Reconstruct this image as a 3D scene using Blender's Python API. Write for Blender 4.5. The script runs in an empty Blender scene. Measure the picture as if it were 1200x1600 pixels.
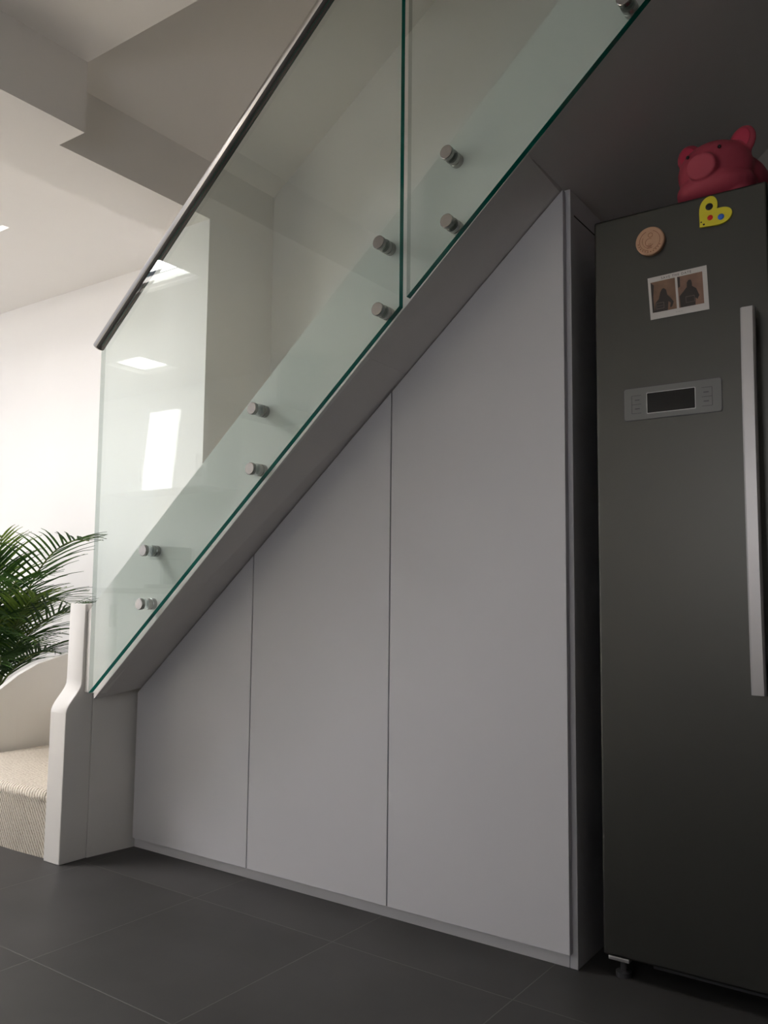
import bpy, bmesh, math, random
from mathutils import Vector, Matrix

random.seed(7)
scene = bpy.context.scene
col = scene.collection

# ------------------------------------------------------------------ camera
cam_d = bpy.data.cameras.new('camera')
cam = bpy.data.objects.new('camera', cam_d)
col.objects.link(cam)
scene.camera = cam
cam_d.sensor_fit = 'HORIZONTAL'
cam_d.sensor_width = 36.0
cam_d.lens = 1324.0 / 1200.0 * 36.0
cam_d.clip_start = 0.02
yaw, pitch, roll = math.radians(35.09), math.radians(5.31), math.radians(0.6)
Rcam = (Matrix.Rotation(yaw, 3, 'Z') @ Matrix.Rotation(math.pi / 2 + pitch, 3, 'X')
        @ Matrix.Rotation(roll, 3, 'Z'))
cam.matrix_world = Matrix.Translation((0, 0, 0.93)) @ Rcam.to_4x4()

# ------------------------------------------------------------------ render look
scene.view_settings.view_transform = 'Standard'
scene.view_settings.look = 'None'
scene.view_settings.gamma = 1.0
scene.view_settings.use_curve_mapping = False
scene.view_settings.exposure = 0.08
scene.cycles.use_denoising = True
scene.cycles.max_bounces = 12
scene.cycles.diffuse_bounces = 8
scene.cycles.glossy_bounces = 4
scene.cycles.transparent_max_bounces = 16
scene.cycles.sample_clamp_indirect = 6.0
scene.cycles.caustics_reflective = False
scene.cycles.caustics_refractive = False

# ------------------------------------------------------------------ world
world = bpy.data.worlds.new('world')
scene.world = world
world.use_nodes = True
bg = world.node_tree.nodes['Background']
bg.inputs[0].default_value = (0.80, 0.86, 1.0, 1)
bg.inputs[1].default_value = 1.35


def area(name, loc, target, sx, sy, power, color):
    d = bpy.data.lights.new(name, 'AREA')
    d.shape = 'RECTANGLE'
    d.size, d.size_y = sx, sy
    d.energy = power
    d.color = color
    o = bpy.data.objects.new(name, d)
    col.objects.link(o)
    o.location = loc
    o.rotation_euler = (Vector(target) - Vector(loc)).to_track_quat('-Z', 'Y').to_euler()
    return o


SKY = (1.0, 0.955, 0.955)
# daylight arriving through the roof lights and the glazed left wall
area('roof_light_daylight', (-4.10, 1.75, 2.765), (-4.10, 1.75, 0), 0.60, 0.88, 5, SKY)
area('roof_light_daylight', (-4.05, 0.80, 2.765), (-4.05, 0.80, 0), 1.08, 0.62, 80, SKY)
# high midday sun that falls through an added roof opening on to the kitchen units behind the camera
sun_d = bpy.data.lights.new('sun', 'SUN')
sun_d.energy = 70.0
sun_d.angle = math.radians(0.6)
sun_d.color = (1.0, 0.97, 0.91)
sun = bpy.data.objects.new('sun', sun_d)
col.objects.link(sun)
sun.rotation_euler = Vector((-0.103, -0.32, -0.79)).to_track_quat('-Z', 'Y').to_euler()
area('roof_light_daylight', (-5.60, 1.75, 2.765), (-5.60, 1.75, 0), 0.90, 0.88, 3, SKY)
area('garden_window_daylight', (-8.64, 0.95, 1.30), (0, 0.95, 1.30), 2.9, 2.1, 3, (1.0, 0.95, 0.92))
area('garden_door_daylight', (-7.60, -1.36, 1.12), (-7.60, 3, 1.12), 1.38, 2.1, 40, SKY)
area('kitchen_window_daylight', (-0.825, -1.36, 1.40), (-0.825, 3, 1.40), 0.73, 0.58, 10, SKY)


# ------------------------------------------------------------------ materials
def mat(name, color, rough=0.5, metal=0.0, spec=0.5, noise=0.0, nscale=8.0, bump=0.0, bscale=200.0, coat=0.0):
    m = bpy.data.materials.new(name)
    m.use_nodes = True
    nt = m.node_tree
    b = nt.nodes['Principled BSDF']
    b.inputs['Base Color'].default_value = (*color, 1)
    b.inputs['Roughness'].default_value = rough
    b.inputs['Metallic'].default_value = metal
    b.inputs['Specular IOR Level'].default_value = spec
    b.inputs['Coat Weight'].default_value = coat
    tc = nt.nodes.new('ShaderNodeTexCoord')
    if noise > 0:
        n = nt.nodes.new('ShaderNodeTexNoise')
        n.inputs['Scale'].default_value = nscale
        n.inputs['Detail'].default_value = 5
        nt.links.new(tc.outputs['Object'], n.inputs['Vector'])
        mr = nt.nodes.new('ShaderNodeMapRange')
        mr.inputs['From Min'].default_value = 0.25
        mr.inputs['From Max'].default_value = 0.75
        mr.inputs['To Min'].default_value = 1 - noise
        mr.inputs['To Max'].default_value = 1 + noise
        nt.links.new(n.outputs['Fac'], mr.inputs['Value'])
        mx = nt.nodes.new('ShaderNodeVectorMath')
        mx.operation = 'SCALE'
        mx.inputs[0].default_value = color
        nt.links.new(mr.outputs[0], mx.inputs['Scale'])
        nt.links.new(mx.outputs[0], b.inputs['Base Color'])
    if bump > 0:
        n2 = nt.nodes.new('ShaderNodeTexNoise')
        n2.inputs['Scale'].default_value = bscale
        n2.inputs['Detail'].default_value = 3
        nt.links.new(tc.outputs['Object'], n2.inputs['Vector'])
        bp = nt.nodes.new('ShaderNodeBump')
        bp.inputs['Strength'].default_value = bump
        bp.inputs['Distance'].default_value = 0.002
        nt.links.new(n2.outputs['Fac'], bp.inputs['Height'])
        nt.links.new(bp.outputs[0], b.inputs['Normal'])
    return m


WALL = mat('wall_paint', (0.86, 0.848, 0.832), 0.75, spec=0.2, noise=0.012, nscale=3, bump=0.12, bscale=260)
CEIL = mat('ceiling_paint', (0.87, 0.85, 0.825), 0.8, spec=0.2, noise=0.012, nscale=2, bump=0.08, bscale=260)
STAIR = mat('satin_white_paint', (0.80, 0.79, 0.76), 0.38, spec=0.4, noise=0.01, nscale=5, bump=0.05, bscale=120)
SOFFIT = mat('soffit_board_paint', (0.72, 0.70, 0.68), 0.6, spec=0.3, noise=0.015, nscale=3, bump=0.05, bscale=150)
DOORM = mat('matt_cabinet_lacquer', (0.615, 0.62, 0.65), 0.5, spec=0.3, noise=0.01, nscale=2, bump=0.03, bscale=300)
STEEL = mat('brushed_stainless_steel', (0.36, 0.35, 0.34), 0.26, metal=1.0, noise=0.05, nscale=60)
RAILM = mat('handrail_stainless_steel', (0.50, 0.48, 0.46), 0.28, metal=1.0)
DARKG = mat('black_rubber', (0.015, 0.015, 0.015), 0.6)
FRIDGE = mat('brushed_graphite_steel', (0.085, 0.086, 0.079), 0.40, metal=1.0, noise=0.03, nscale=2)
FRSIDE = mat('graphite_side_paint', (0.06, 0.06, 0.06), 0.5)
PANELM = mat('control_panel_grey', (0.15, 0.155, 0.15), 0.4, metal=0.3)
DISPLAY = mat('black_display_glass', (0.004, 0.004, 0.005), 0.12)
SILVER = mat('satin_aluminium', (0.48, 0.475, 0.475), 0.42, metal=0.85, bump=0.1, bscale=90)
PINK = mat('pink_glazed_ceramic', (0.42, 0.062, 0.095), 0.6, spec=0.3, noise=0.03, nscale=20)
PINKD = mat('deep_pink_ear', (0.55, 0.05, 0.10), 0.6, spec=0.3)
BLACK = mat('black_paint', (0.01, 0.01, 0.01), 0.4)
YELLOW = mat('yellow_foam', (0.75, 0.66, 0.03), 0.6)
RED = mat('red_bead', (0.75, 0.01, 0.01), 0.4)
BLUE = mat('blue_bead', (0.02, 0.13, 0.60), 0.4)
WOODM = mat('pale_wood_disc', (0.55, 0.33, 0.21), 0.6, noise=0.08, nscale=40)
BURN = mat('burnt_engraving', (0.22, 0.08, 0.04), 0.8)
PAPER = mat('white_card', (0.62, 0.60, 0.58), 0.6)
PHOTOBG = mat('photo_brown_backdrop', (0.20, 0.115, 0.07), 0.5, noise=0.25, nscale=30)
PHOTOBG2 = mat('photo_rosy_backdrop', (0.23, 0.13, 0.09), 0.5, noise=0.25, nscale=26)
PHOTOD = mat('photo_dark_print', (0.03, 0.022, 0.018), 0.5)
PHOTOM = mat('photo_grey_print', (0.13, 0.10, 0.085), 0.5)
INK = mat('grey_print_ink', (0.08, 0.08, 0.08), 0.6)
POT = mat('grey_plant_pot', (0.30, 0.29, 0.28), 0.5, noise=0.05)
SOIL = mat('potting_soil', (0.03, 0.02, 0.015), 0.9, noise=0.3, nscale=40, bump=0.6, bscale=60)
UNIT = mat('gloss_white_kitchen_unit', (0.78, 0.78, 0.80), 0.25, spec=0.5)
WORKTOP = mat('grey_worktop', (0.30, 0.30, 0.30), 0.3, noise=0.1, nscale=60)
APPL = mat('dark_appliance_plastic', (0.05, 0.05, 0.055), 0.3)
SOCKET = mat('white_socket_plastic', (0.8, 0.8, 0.8), 0.3)
WOODFR = mat('white_joinery', (0.8, 0.8, 0.79), 0.35)


def floor_mat():
    m = bpy.data.materials.new('slate_grey_floor_tiles')
    m.use_nodes = True
    nt = m.node_tree
    N, L = nt.nodes, nt.links
    b = N['Principled BSDF']
    tc = N.new('ShaderNodeTexCoord')
    mp = N.new('ShaderNodeMapping')
    mp.vector_type = 'POINT'
    mp.inputs['Rotation'].default_value = (0, 0, math.radians(0.63))
    L.new(tc.outputs['Object'], mp.inputs['Vector'])
    sx = N.new('ShaderNodeSeparateXYZ')
    L.new(mp.outputs[0], sx.inputs[0])

    def math_(op, a, b_=None, c=None):
        n = N.new('ShaderNodeMath')
        n.operation = op
        for i, v in enumerate((a, b_, c)):
            if v is None:
                continue
            if isinstance(v, (int, float)):
                n.inputs[i].default_value = v
            else:
                L.new(v, n.inputs[i])
        return n.outputs[0]
    masks, cells = [], []
    for out, off, size in ((sx.outputs[0], 2.006, 0.5325), (sx.outputs[1], -1.833, 0.5415)):
        u = math_('DIVIDE', math_('ADD', out, off), size)
        fr = math_('FRACT', u)
        d = math_('MULTIPLY', math_('MINIMUM', fr, math_('SUBTRACT', 1.0, fr)), size)
        masks.append(d)
        cells.append(math_('FLOOR', u))
    dmin = math_('MINIMUM', masks[0], masks[1])
    mr = N.new('ShaderNodeMapRange')
    mr.inputs['From Min'].default_value = 0.0011
    mr.inputs['From Max'].default_value = 0.0019
    L.new(dmin, mr.inputs['Value'])
    cmb = N.new('ShaderNodeCombineXYZ')
    L.new(cells[0], cmb.inputs[0])
    L.new(cells[1], cmb.inputs[1])
    wn = N.new('ShaderNodeTexWhiteNoise')
    L.new(cmb.outputs[0], wn.inputs[0])
    n1 = N.new('ShaderNodeTexNoise')
    n1.inputs['Scale'].default_value = 2.6
    n1.inputs['Detail'].default_value = 6
    n1.inputs['Roughness'].default_value = 0.55
    vadd = N.new('ShaderNodeVectorMath')
    vadd.operation = 'MULTIPLY_ADD'
    L.new(wn.outputs['Color'], vadd.inputs[0])
    vadd.inputs[1].default_value = (9, 9, 9)
    L.new(tc.outputs['Object'], vadd.inputs[2])
    L.new(vadd.outputs[0], n1.inputs['Vector'])
    cr = N.new('ShaderNodeValToRGB')
    cr.color_ramp.elements[0].position = 0.25
    cr.color_ramp.elements[0].color = (0.036, 0.0355, 0.034, 1)
    cr.color_ramp.elements[1].position = 0.8
    cr.color_ramp.elements[1].color = (0.066, 0.064, 0.063, 1)
    L.new(n1.outputs['Fac'], cr.inputs['Fac'])
    mx = N.new('ShaderNodeMix')
    mx.data_type = 'RGBA'
    L.new(mr.outputs[0], mx.inputs['Factor'])
    mx.inputs['A'].default_value = (0.10, 0.097, 0.09, 1)
    L.new(cr.outputs['Color'], mx.inputs['B'])
    L.new(mx.outputs['Result'], b.inputs['Base Color'])
    b.inputs['Roughness'].default_value = 0.5
    b.inputs['Specular IOR Level'].default_value = 0.35
    bp = N.new('ShaderNodeBump')
    bp.inputs['Strength'].default_value = 0.5
    bp.inputs['Distance'].default_value = 0.001
    L.new(mr.outputs[0], bp.inputs['Height'])
    L.new(bp.outputs[0], b.inputs['Normal'])
    return m


def glass_mats():
    m = bpy.data.materials.new('toughened_clear_glass')
    m.use_nodes = True
    nt = m.node_tree
    N, L = nt.nodes, nt.links
    N.remove(N['Principled BSDF'])
    out = N['Material Output']
    tr = N.new('ShaderNodeBsdfTransparent')
    tr.inputs[0].default_value = (0.925, 0.968, 0.955, 1)
    gl = N.new('ShaderNodeBsdfGlossy')
    gl.inputs['Roughness'].default_value = 0.0
    fr = N.new('ShaderNodeFresnel')
    fr.inputs['IOR'].default_value = 1.5
    mx = N.new('ShaderNodeMixShader')
    # back faces see IOR 1/1.5 inside a closed slab; use geometry-independent facing curve instead
    lw = N.new('ShaderNodeLayerWeight')
    lw.inputs['Blend'].default_value = 0.5
    pw = N.new('ShaderNodeMath')
    pw.operation = 'POWER'
    L.new(lw.outputs['Facing'], pw.inputs[0])
    pw.inputs[1].default_value = 4.0
    ma = N.new('ShaderNodeMath')
    ma.operation = 'MULTIPLY_ADD'
    L.new(pw.outputs[0], ma.inputs[0])
    ma.inputs[1].default_value = 0.9
    ma.inputs[2].default_value = 0.062
    N.remove(fr)
    L.new(ma.outputs[0], mx.inputs[0])
    L.new(tr.outputs[0], mx.inputs[1])
    L.new(gl.outputs[0], mx.inputs[2])
    L.new(mx.outputs[0], out.inputs['Surface'])
    # the ground edge of the slab: deep green, a little light travels through it
    e = bpy.data.materials.new('polished_green_glass_edge')
    e.use_nodes = True
    nt = e.node_tree
    N, L = nt.nodes, nt.links
    b = N['Principled BSDF']
    b.inputs['Base Color'].default_value = (0.0006, 0.010, 0.008, 1)
    b.inputs['Roughness'].default_value = 0.12
    b.inputs['Specular IOR Level'].default_value = 0.5
    ts = N.new('ShaderNodeBsdfTranslucent')
    ts.inputs[0].default_value = (0.002, 0.30, 0.23, 1)
    mx = N.new('ShaderNodeMixShader')
    mx.inputs[0].default_value = 0.20
    L.new(b.outputs[0], mx.inputs[1])
    L.new(ts.outputs[0], mx.inputs[2])
    L.new(mx.outputs[0], N['Material Output'].inputs['Surface'])
    # end of the pane that lets the bright room through
    f = bpy.data.materials.new('clear_glass_end')
    f.use_nodes = True
    nt = f.node_tree
    N, L = nt.nodes, nt.links
    b = N['Principled BSDF']
    b.inputs['Base Color'].default_value = (0.10, 0.14, 0.13, 1)
    b.inputs['Roughness'].default_value = 0.15
    ts = N.new('ShaderNodeBsdfTransparent')
    ts.inputs[0].default_value = (0.80, 0.86, 0.84, 1)
    mx = N.new('ShaderNodeMixShader')
    mx.inputs[0].default_value = 0.75
    L.new(b.outputs[0], mx.inputs[1])
    L.new(ts.outputs[0], mx.inputs[2])
    L.new(mx.outputs[0], N['Material Output'].inputs['Surface'])
    return m, e, f


def carpet_mat():
    m = bpy.data.materials.new('cream_ribbed_wool_carpet')
    m.use_nodes = True
    nt = m.node_tree
    N, L = nt.nodes, nt.links
    b = N['Principled BSDF']
    b.inputs['Roughness'].default_value = 0.95
    b.inputs['Specular IOR Level'].default_value = 0.1
    tc = N.new('ShaderNodeTexCoord')
    mp = N.new('ShaderNodeMapping')
    mp.inputs['Rotation'].default_value = (0, math.radians(32), 0)
    L.new(tc.outputs['Object'], mp.inputs[0])
    w = N.new('ShaderNodeTexWave')
    w.wave_type = 'BANDS'
    w.bands_direction = 'X'
    w.inputs['Scale'].default_value = 26
    w.inputs['Distortion'].default_value = 1.2
    w.inputs['Detail'].default_value = 2
    w.inputs['Detail Scale'].default_value = 3
    L.new(mp.outputs[0], w.inputs['Vector'])
    n = N.new('ShaderNodeTexNoise')
    n.inputs['Scale'].default_value = 160
    L.new(tc.outputs['Object'], n.inputs['Vector'])
    ad = N.new('ShaderNodeMath')
    ad.operation = 'ADD'
    L.new(w.outputs['Fac'], ad.inputs[0])
    L.new(n.outputs['Fac'], ad.inputs[1])
    cr = N.new('ShaderNodeValToRGB')
    cr.color_ramp.elements[0].position = 0.35
    cr.color_ramp.elements[0].color = (0.30, 0.24, 0.17, 1)
    cr.color_ramp.elements[1].position = 0.95
    cr.color_ramp.elements[1].color = (0.74, 0.69, 0.60, 1)
    L.new(ad.outputs[0], cr.inputs['Fac'])
    L.new(cr.outputs['Color'], b.inputs['Base Color'])
    bp = N.new('ShaderNodeBump')
    bp.inputs['Strength'].default_value = 0.9
    bp.inputs['Distance'].default_value = 0.004
    L.new(ad.outputs[0], bp.inputs['Height'])
    L.new(bp.outputs[0], b.inputs['Normal'])
    return m


def leaf_mat(name, c1, c2):
    m = bpy.data.materials.new(name)
    m.use_nodes = True
    nt = m.node_tree
    N, L = nt.nodes, nt.links
    b = N['Principled BSDF']
    b.inputs['Roughness'].default_value = 0.45
    tc = N.new('ShaderNodeTexCoord')
    n = N.new('ShaderNodeTexNoise')
    n.inputs['Scale'].default_value = 9
    L.new(tc.outputs['Object'], n.inputs['Vector'])
    cr = N.new('ShaderNodeValToRGB')
    cr.color_ramp.elements[0].position = 0.35
    cr.color_ramp.elements[0].color = (*c1, 1)
    cr.color_ramp.elements[1].position = 0.65
    cr.color_ramp.elements[1].color = (*c2, 1)
    L.new(n.outputs['Fac'], cr.inputs['Fac'])
    L.new(cr.outputs['Color'], b.inputs['Base Color'])
    ts = N.new('ShaderNodeBsdfTranslucent')
    L.new(cr.outputs['Color'], ts.inputs[0])
    mx = N.new('ShaderNodeMixShader')
    mx.inputs[0].default_value = 0.35
    L.new(b.outputs[0], mx.inputs[1])
    L.new(ts.outputs[0], mx.inputs[2])
    L.new(mx.outputs[0], N['Material Output'].inputs['Surface'])
    return m


FLOOR = floor_mat()
GLASS, GEDGE, GEND = glass_mats()
CARPET = carpet_mat()
LEAF = leaf_mat('palm_leaf_green', (0.016, 0.052, 0.010), (0.055, 0.125, 0.022))
LEAFY = leaf_mat('palm_leaf_fresh_green', (0.08, 0.15, 0.02), (0.17, 0.26, 0.045))
STEMM = leaf_mat('palm_stem_green', (0.10, 0.15, 0.03), (0.20, 0.26, 0.06))


# ------------------------------------------------------------------ helpers
def link(name, bm, m, parent=None, smooth=False, bevel=0.0, segs=2):
    me = bpy.data.meshes.new(name)
    bmesh.ops.recalc_face_normals(bm, faces=bm.faces)
    bm.to_mesh(me)
    bm.free()
    for x in (m if isinstance(m, (list, tuple)) else [m]):
        me.materials.append(x)
    if smooth:
        for p in me.polygons:
            p.use_smooth = True
    o = bpy.data.objects.new(name, me)
    col.objects.link(o)
    if parent:
        o.parent = parent
        o.location = -Vector(root_loc(parent))
    if bevel > 0:
        md = o.modifiers.new('bevel', 'BEVEL')
        md.width = bevel
        md.segments = segs
        md.limit_method = 'ANGLE'
        md.angle_limit = math.radians(40)
    return o


def root_loc(p):
    v = Vector((0, 0, 0))
    while p:
        v += p.location
        p = p.parent
    return v


def thing(name, loc, label, cat, group=None):
    o = bpy.data.objects.new(name, None)
    o.empty_display_size = 0.05
    col.objects.link(o)
    o.location = loc
    o['label'] = label
    o['category'] = cat
    if group:
        o['group'] = group
    return o


def tag(o, label, cat, group=None):
    o['label'] = label
    o['category'] = cat
    if group:
        o['group'] = group
    return o


def struct(o):
    o['kind'] = 'structure'
    return o


def add_box(bm, a, b):
    x0, y0, z0 = a
    x1, y1, z1 = b
    v = [bm.verts.new(p) for p in ((x0, y0, z0), (x1, y0, z0), (x1, y1, z0), (x0, y1, z0),
                                   (x0, y0, z1), (x1, y0, z1), (x1, y1, z1), (x0, y1, z1))]
    for f in ((0, 3, 2, 1), (4, 5, 6, 7), (0, 1, 5, 4), (1, 2, 6, 5), (2, 3, 7, 6), (3, 0, 4, 7)):
        bm.faces.new([v[i] for i in f])


def box(name, a, b, m, parent=None, bevel=0.0, segs=2):
    bm = bmesh.new()
    add_box(bm, a, b)
    return link(name, bm, m, parent, bevel=bevel, segs=segs)


def prism(name, pts, axis, lo, hi, m, parent=None, bevel=0.0, side_mat=None, smooth_side=False):
    """polygon pts extruded along axis; pts are the other two coordinates in xyz order"""
    bm = bmesh.new()

    def P(p, t):
        if axis == 'y':
            return (p[0], t, p[1])
        if axis == 'x':
            return (t, p[0], p[1])
        return (p[0], p[1], t)
    A = [bm.verts.new(P(p, lo)) for p in pts]
    B = [bm.verts.new(P(p, hi)) for p in pts]
    bm.faces.new(A)
    bm.faces.new(B)
    n = len(pts)
    for i in range(n):
        f = bm.faces.new((A[i], A[(i + 1) % n], B[(i + 1) % n], B[i]))
        if side_mat is not None:
            f.material_index = side_mat
        if smooth_side:
            f.smooth = True
    return link(name, bm, m, parent, bevel=bevel)


def tube(bm, pts, r, seg=16, cap=True):
    pts = [Vector(p) for p in pts]
    rs = r if isinstance(r, (list, tuple)) else [r] * len(pts)
    rings = []
    up = Vector((0, 0, 1))
    for i, p in enumerate(pts):
        d = (pts[min(i + 1, len(pts) - 1)] - pts[max(i - 1, 0)]).normalized()
        ref = up if abs(d.dot(up)) < 0.95 else Vector((1, 0, 0))
        s = d.cross(ref).normalized()
        t = s.cross(d)
        rings.append([bm.verts.new(p + (s * math.cos(2 * math.pi * k / seg) + t * math.sin(2 * math.pi * k / seg)) * rs[i])
                      for k in range(seg)])
    for a, b in zip(rings, rings[1:]):
        for k in range(seg):
            f = bm.faces.new((a[k], a[(k + 1) % seg], b[(k + 1) % seg], b[k]))
            f.smooth = True
    if cap:
        bm.faces.new(rings[0])
        bm.faces.new(rings[-1])


def lathe_y(bm, cx, cz, prof, seg=32):
    """prof: (radius, y) pairs revolved about the y axis through cx, cz"""
    rings = []
    for r, y in prof:
        if r < 1e-6:
            rings.append([bm.verts.new((cx, y, cz))])
        else:
            rings.append([bm.verts.new((cx + r * math.cos(2 * math.pi * k / seg), y, cz + r * math.sin(2 * math.pi * k / seg)))
                          for k in range(seg)])
    for a, b in zip(rings, rings[1:]):
        for k in range(seg):
            k2 = (k + 1) % seg
            if len(a) == 1 and len(b) == 1:
                continue
            if len(a) == 1:
                bm.faces.new((a[0], b[k2], b[k]))
            elif len(b) == 1:
                bm.faces.new((a[k], a[k2], b[0]))
            else:
                bm.faces.new((a[k], a[k2], b[k2], b[k]))


def lathe_z(bm, cx, cy, prof, seg=32):
    rings = []
    for r, z in prof:
        if r < 1e-6:
            rings.append([bm.verts.new((cx, cy, z))])
        else:
            rings.append([bm.verts.new((cx + r * math.cos(2 * math.pi * k / seg), cy + r * math.sin(2 * math.pi * k / seg), z))
                          for k in range(seg)])
    for a, b in zip(rings, rings[1:]):
        for k in range(seg):
            k2 = (k + 1) % seg
            if len(a) == 1:
                bm.faces.new((a[0], b[k2], b[k]))
            elif len(b) == 1:
                bm.faces.new((a[k], a[k2], b[0]))
            else:
                bm.faces.new((a[k], a[k2], b[k2], b[k]))


# ------------------------------------------------------------------ room shell
XL, XR, YK, YB = -8.6, 1.35, -1.27, 2.91      # left wall, right wall, kitchen wall, far wall
ZF, ZE, ZA = 2.67, 2.556, 2.823               # extension ceiling, beam underside, kitchen ceiling
XE, XD, XB, YJ = -3.01, -2.712, -2.56, 1.75   # beam edges and the step in it

struct(box('floor', (XL - 0.1, YK - 0.1, -0.08), (XR + 0.1, YB + 0.1, 0.0), FLOOR))
struct(box('wall_far', (XL - 0.1, YB, 0.0), (XR + 0.1, YB + 0.1, 6.2), WALL))
bm = bmesh.new()
OPN = [(-8.30, -6.90, 0.05, 2.20), (-1.20, -0.45, 1.10, 1.70)]      # glazed door to the garden, window behind the camera
xe = [XL - 0.1] + [v for o_ in OPN for v in o_[:2]] + [XR + 0.1]
for i in range(len(xe) - 1):
    a_, b_ = xe[i], xe[i + 1]
    o_ = next((q_ for q_ in OPN if abs(q_[0] - a_) < 1e-6), None)
    if o_:
        add_box(bm, (a_, YK - 0.1, 0.0), (b_, YK, o_[2]))
        add_box(bm, (a_, YK - 0.1, o_[3]), (b_, YK, 3.2))
    else:
        add_box(bm, (a_, YK - 0.1, 0.0), (b_, YK, 3.2))
struct(link('wall_kitchen', bm, WALL))
for n, (x0, x1, z0, z1) in enumerate(OPN):
    bm = bmesh.new()
    for x_ in (x0, (x0 + x1) / 2 - 0.025, x1 - 0.05):
        add_box(bm, (x_, YK - 0.07, z0), (x_ + 0.05, YK - 0.03, z1))
    add_box(bm, (x0, YK - 0.07, z0), (x1, YK - 0.03, z0 + 0.05))
    add_box(bm, (x0, YK - 0.07, z1 - 0.05), (x1, YK - 0.03, z1))
    struct(link('window_%d' % (n + 6), bm, WOODFR))
struct(box('wall_right', (XR, YK, 0.0), (XR + 0.1, YB, 6.2), mat('dark_grey_bounce_cut', (0.28, 0.27, 0.26), 0.7, spec=0.2, noise=0.01)))  # unseen wall, coloured dark to cut the light bounced from the right
# left wall with its wide garden window
bm = bmesh.new()
WY0, WY1, WZ0, WZ1 = -0.55, 2.45, 0.22, 2.36
add_box(bm, (XL - 0.1, YK, 0.0), (XL, WY0, 3.2))
add_box(bm, (XL - 0.1, WY1, 0.0), (XL, YB, 3.2))
add_box(bm, (XL - 0.1, WY0, 0.0), (XL, WY1, WZ0))
add_box(bm, (XL - 0.1, WY0, WZ1), (XL, WY1, 3.2))
struct(link('wall_left', bm, WALL))
bm = bmesh.new()
for y0 in (WY0, -0.0 + WY0 + 0.98, WY0 + 1.98, WY1 - 0.05):
    add_box(bm, (XL - 0.07, y0, WZ0), (XL - 0.03, y0 + 0.05, WZ1))
add_box(bm, (XL - 0.07, WY0, WZ0), (XL - 0.03, WY1, WZ0 + 0.05))
add_box(bm, (XL - 0.07, WY0, WZ1 - 0.05), (XL - 0.03, WY1, WZ1))
struct(link('window_1', bm, WOODFR))

# extension ceiling with three square roof lights, plus an opening added for the sun patch
HOLES = [(-4.40, -3.79, 1.30, 2.20), (-4.60, -3.50, 0.47, 1.12), (-6.05, -5.15, 1.30, 2.20), (-5.53, -5.12, -0.80, -0.44)]
xs = sorted({XL - 0.1, XE} | {h[0] for h in HOLES} | {h[1] for h in HOLES})
ys = sorted({YK - 0.1, YB + 0.1} | {h[2] for h in HOLES} | {h[3] for h in HOLES})
bm = bmesh.new()
vt = {}


def V(x, y, z):
    k = (round(x, 4), round(y, 4), round(z, 4))
    if k not in vt:
        vt[k] = bm.verts.new(k)
    return vt[k]


def inhole(x, y):
    return any(h[0] < x < h[1] and h[2] < y < h[3] for h in HOLES)


cells = {}
for i in range(len(xs) - 1):
    for j in range(len(ys) - 1):
        cells[i, j] = not inhole((xs[i] + xs[i + 1]) / 2, (ys[j] + ys[j + 1]) / 2)
Z0, Z1 = ZF, ZF + 0.07
for (i, j), ok in cells.items():
    if not ok:
        continue
    a, b, c, d = (xs[i], ys[j]), (xs[i + 1], ys[j]), (xs[i + 1], ys[j + 1]), (xs[i], ys[j + 1])
    bm.faces.new([V(*p, Z0) for p in (a, b, c, d)])
    bm.faces.new([V(*p, Z1) for p in (a, b, c, d)])
    for (p, q), nb in (((a, b), (i, j - 1)), ((b, c), (i + 1, j)), ((c, d), (i, j + 1)), ((d, a), (i - 1, j))):
        if not cells.get(nb, False):
            bm.faces.new((V(*p, Z0), V(*q, Z0), V(*q, Z1), V(*p, Z1)))
struct(link('ceiling', bm, CEIL))
for n, h in enumerate(HOLES):
    bm = bmesh.new()
    t = 0.035
    x0, x1, y0, y1 = h
    for a, b in (((x0, y0), (x1, y0 + t)), ((x0, y1 - t), (x1, y1)), ((x0, y0 + t), (x0 + t, y1 - t)), ((x1 - t, y0 + t), (x1, y1 - t))):
        add_box(bm, (*a, ZF + 0.03), (*b, ZF + 0.06))
    struct(link('window_%d' % (n + 2), bm, WOODFR))

# kitchen ceiling, sloping ceiling of the stairwell and the stepped beam between the rooms
struct(box('ceiling', (XB, YK - 0.1, ZA), (XR + 0.1, YJ, ZA + 0.12), CEIL))
sl = 0.70
bm = bmesh.new()
q = []
for y in (YJ, YB + 0.05):
    for x, z in ((XD, 2.816), (XR + 0.1, 2.816 + sl * (XR + 0.1 - XD)), (XR + 0.1, 2.95 + sl * (XR + 0.1 - XD)), (XD, 2.95)):
        q.append(bm.verts.new((x, y, z)))
for f in ((0, 1, 2, 3), (4, 5, 6, 7), (0, 1, 5, 4), (1, 2, 6, 5), (2, 3, 7, 6), (3, 0, 4, 7)):
    bm.faces.new([q[k] for k in f])
struct(link('ceiling', bm, CEIL))
prism_pts = [(XD, ZA + 0.06), (XR + 0.1, ZA + 0.06), (XR + 0.1, 2.9 + sl * (XR + 0.1 - XD)), (XD, 2.9)]
struct(prism('wall_stairwell', prism_pts, 'y', YJ - 0.1, YJ, WALL))
bm = bmesh.new()
pl = [(XE, YK - 0.1), (XB, YK - 0.1), (XB, YJ), (XD, YJ), (XD, YB + 0.02), (XE, YB + 0.02)]
A = [bm.verts.new((x, y, ZE)) for x, y in pl]
B = [bm.verts.new((x, y, 3.0)) for x, y in pl]
bm.faces.new(A)
bm.faces.new(B)
for i in range(6):
    bm.faces.new((A[i], A[(i + 1) % 6], B[(i + 1) % 6], B[i]))
struct(link('trim_1', bm, CEIL))
struct(box('wall_pier', (XE, 2.50, 0.0), (XD, YB + 0.02, ZE), WALL))
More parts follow.
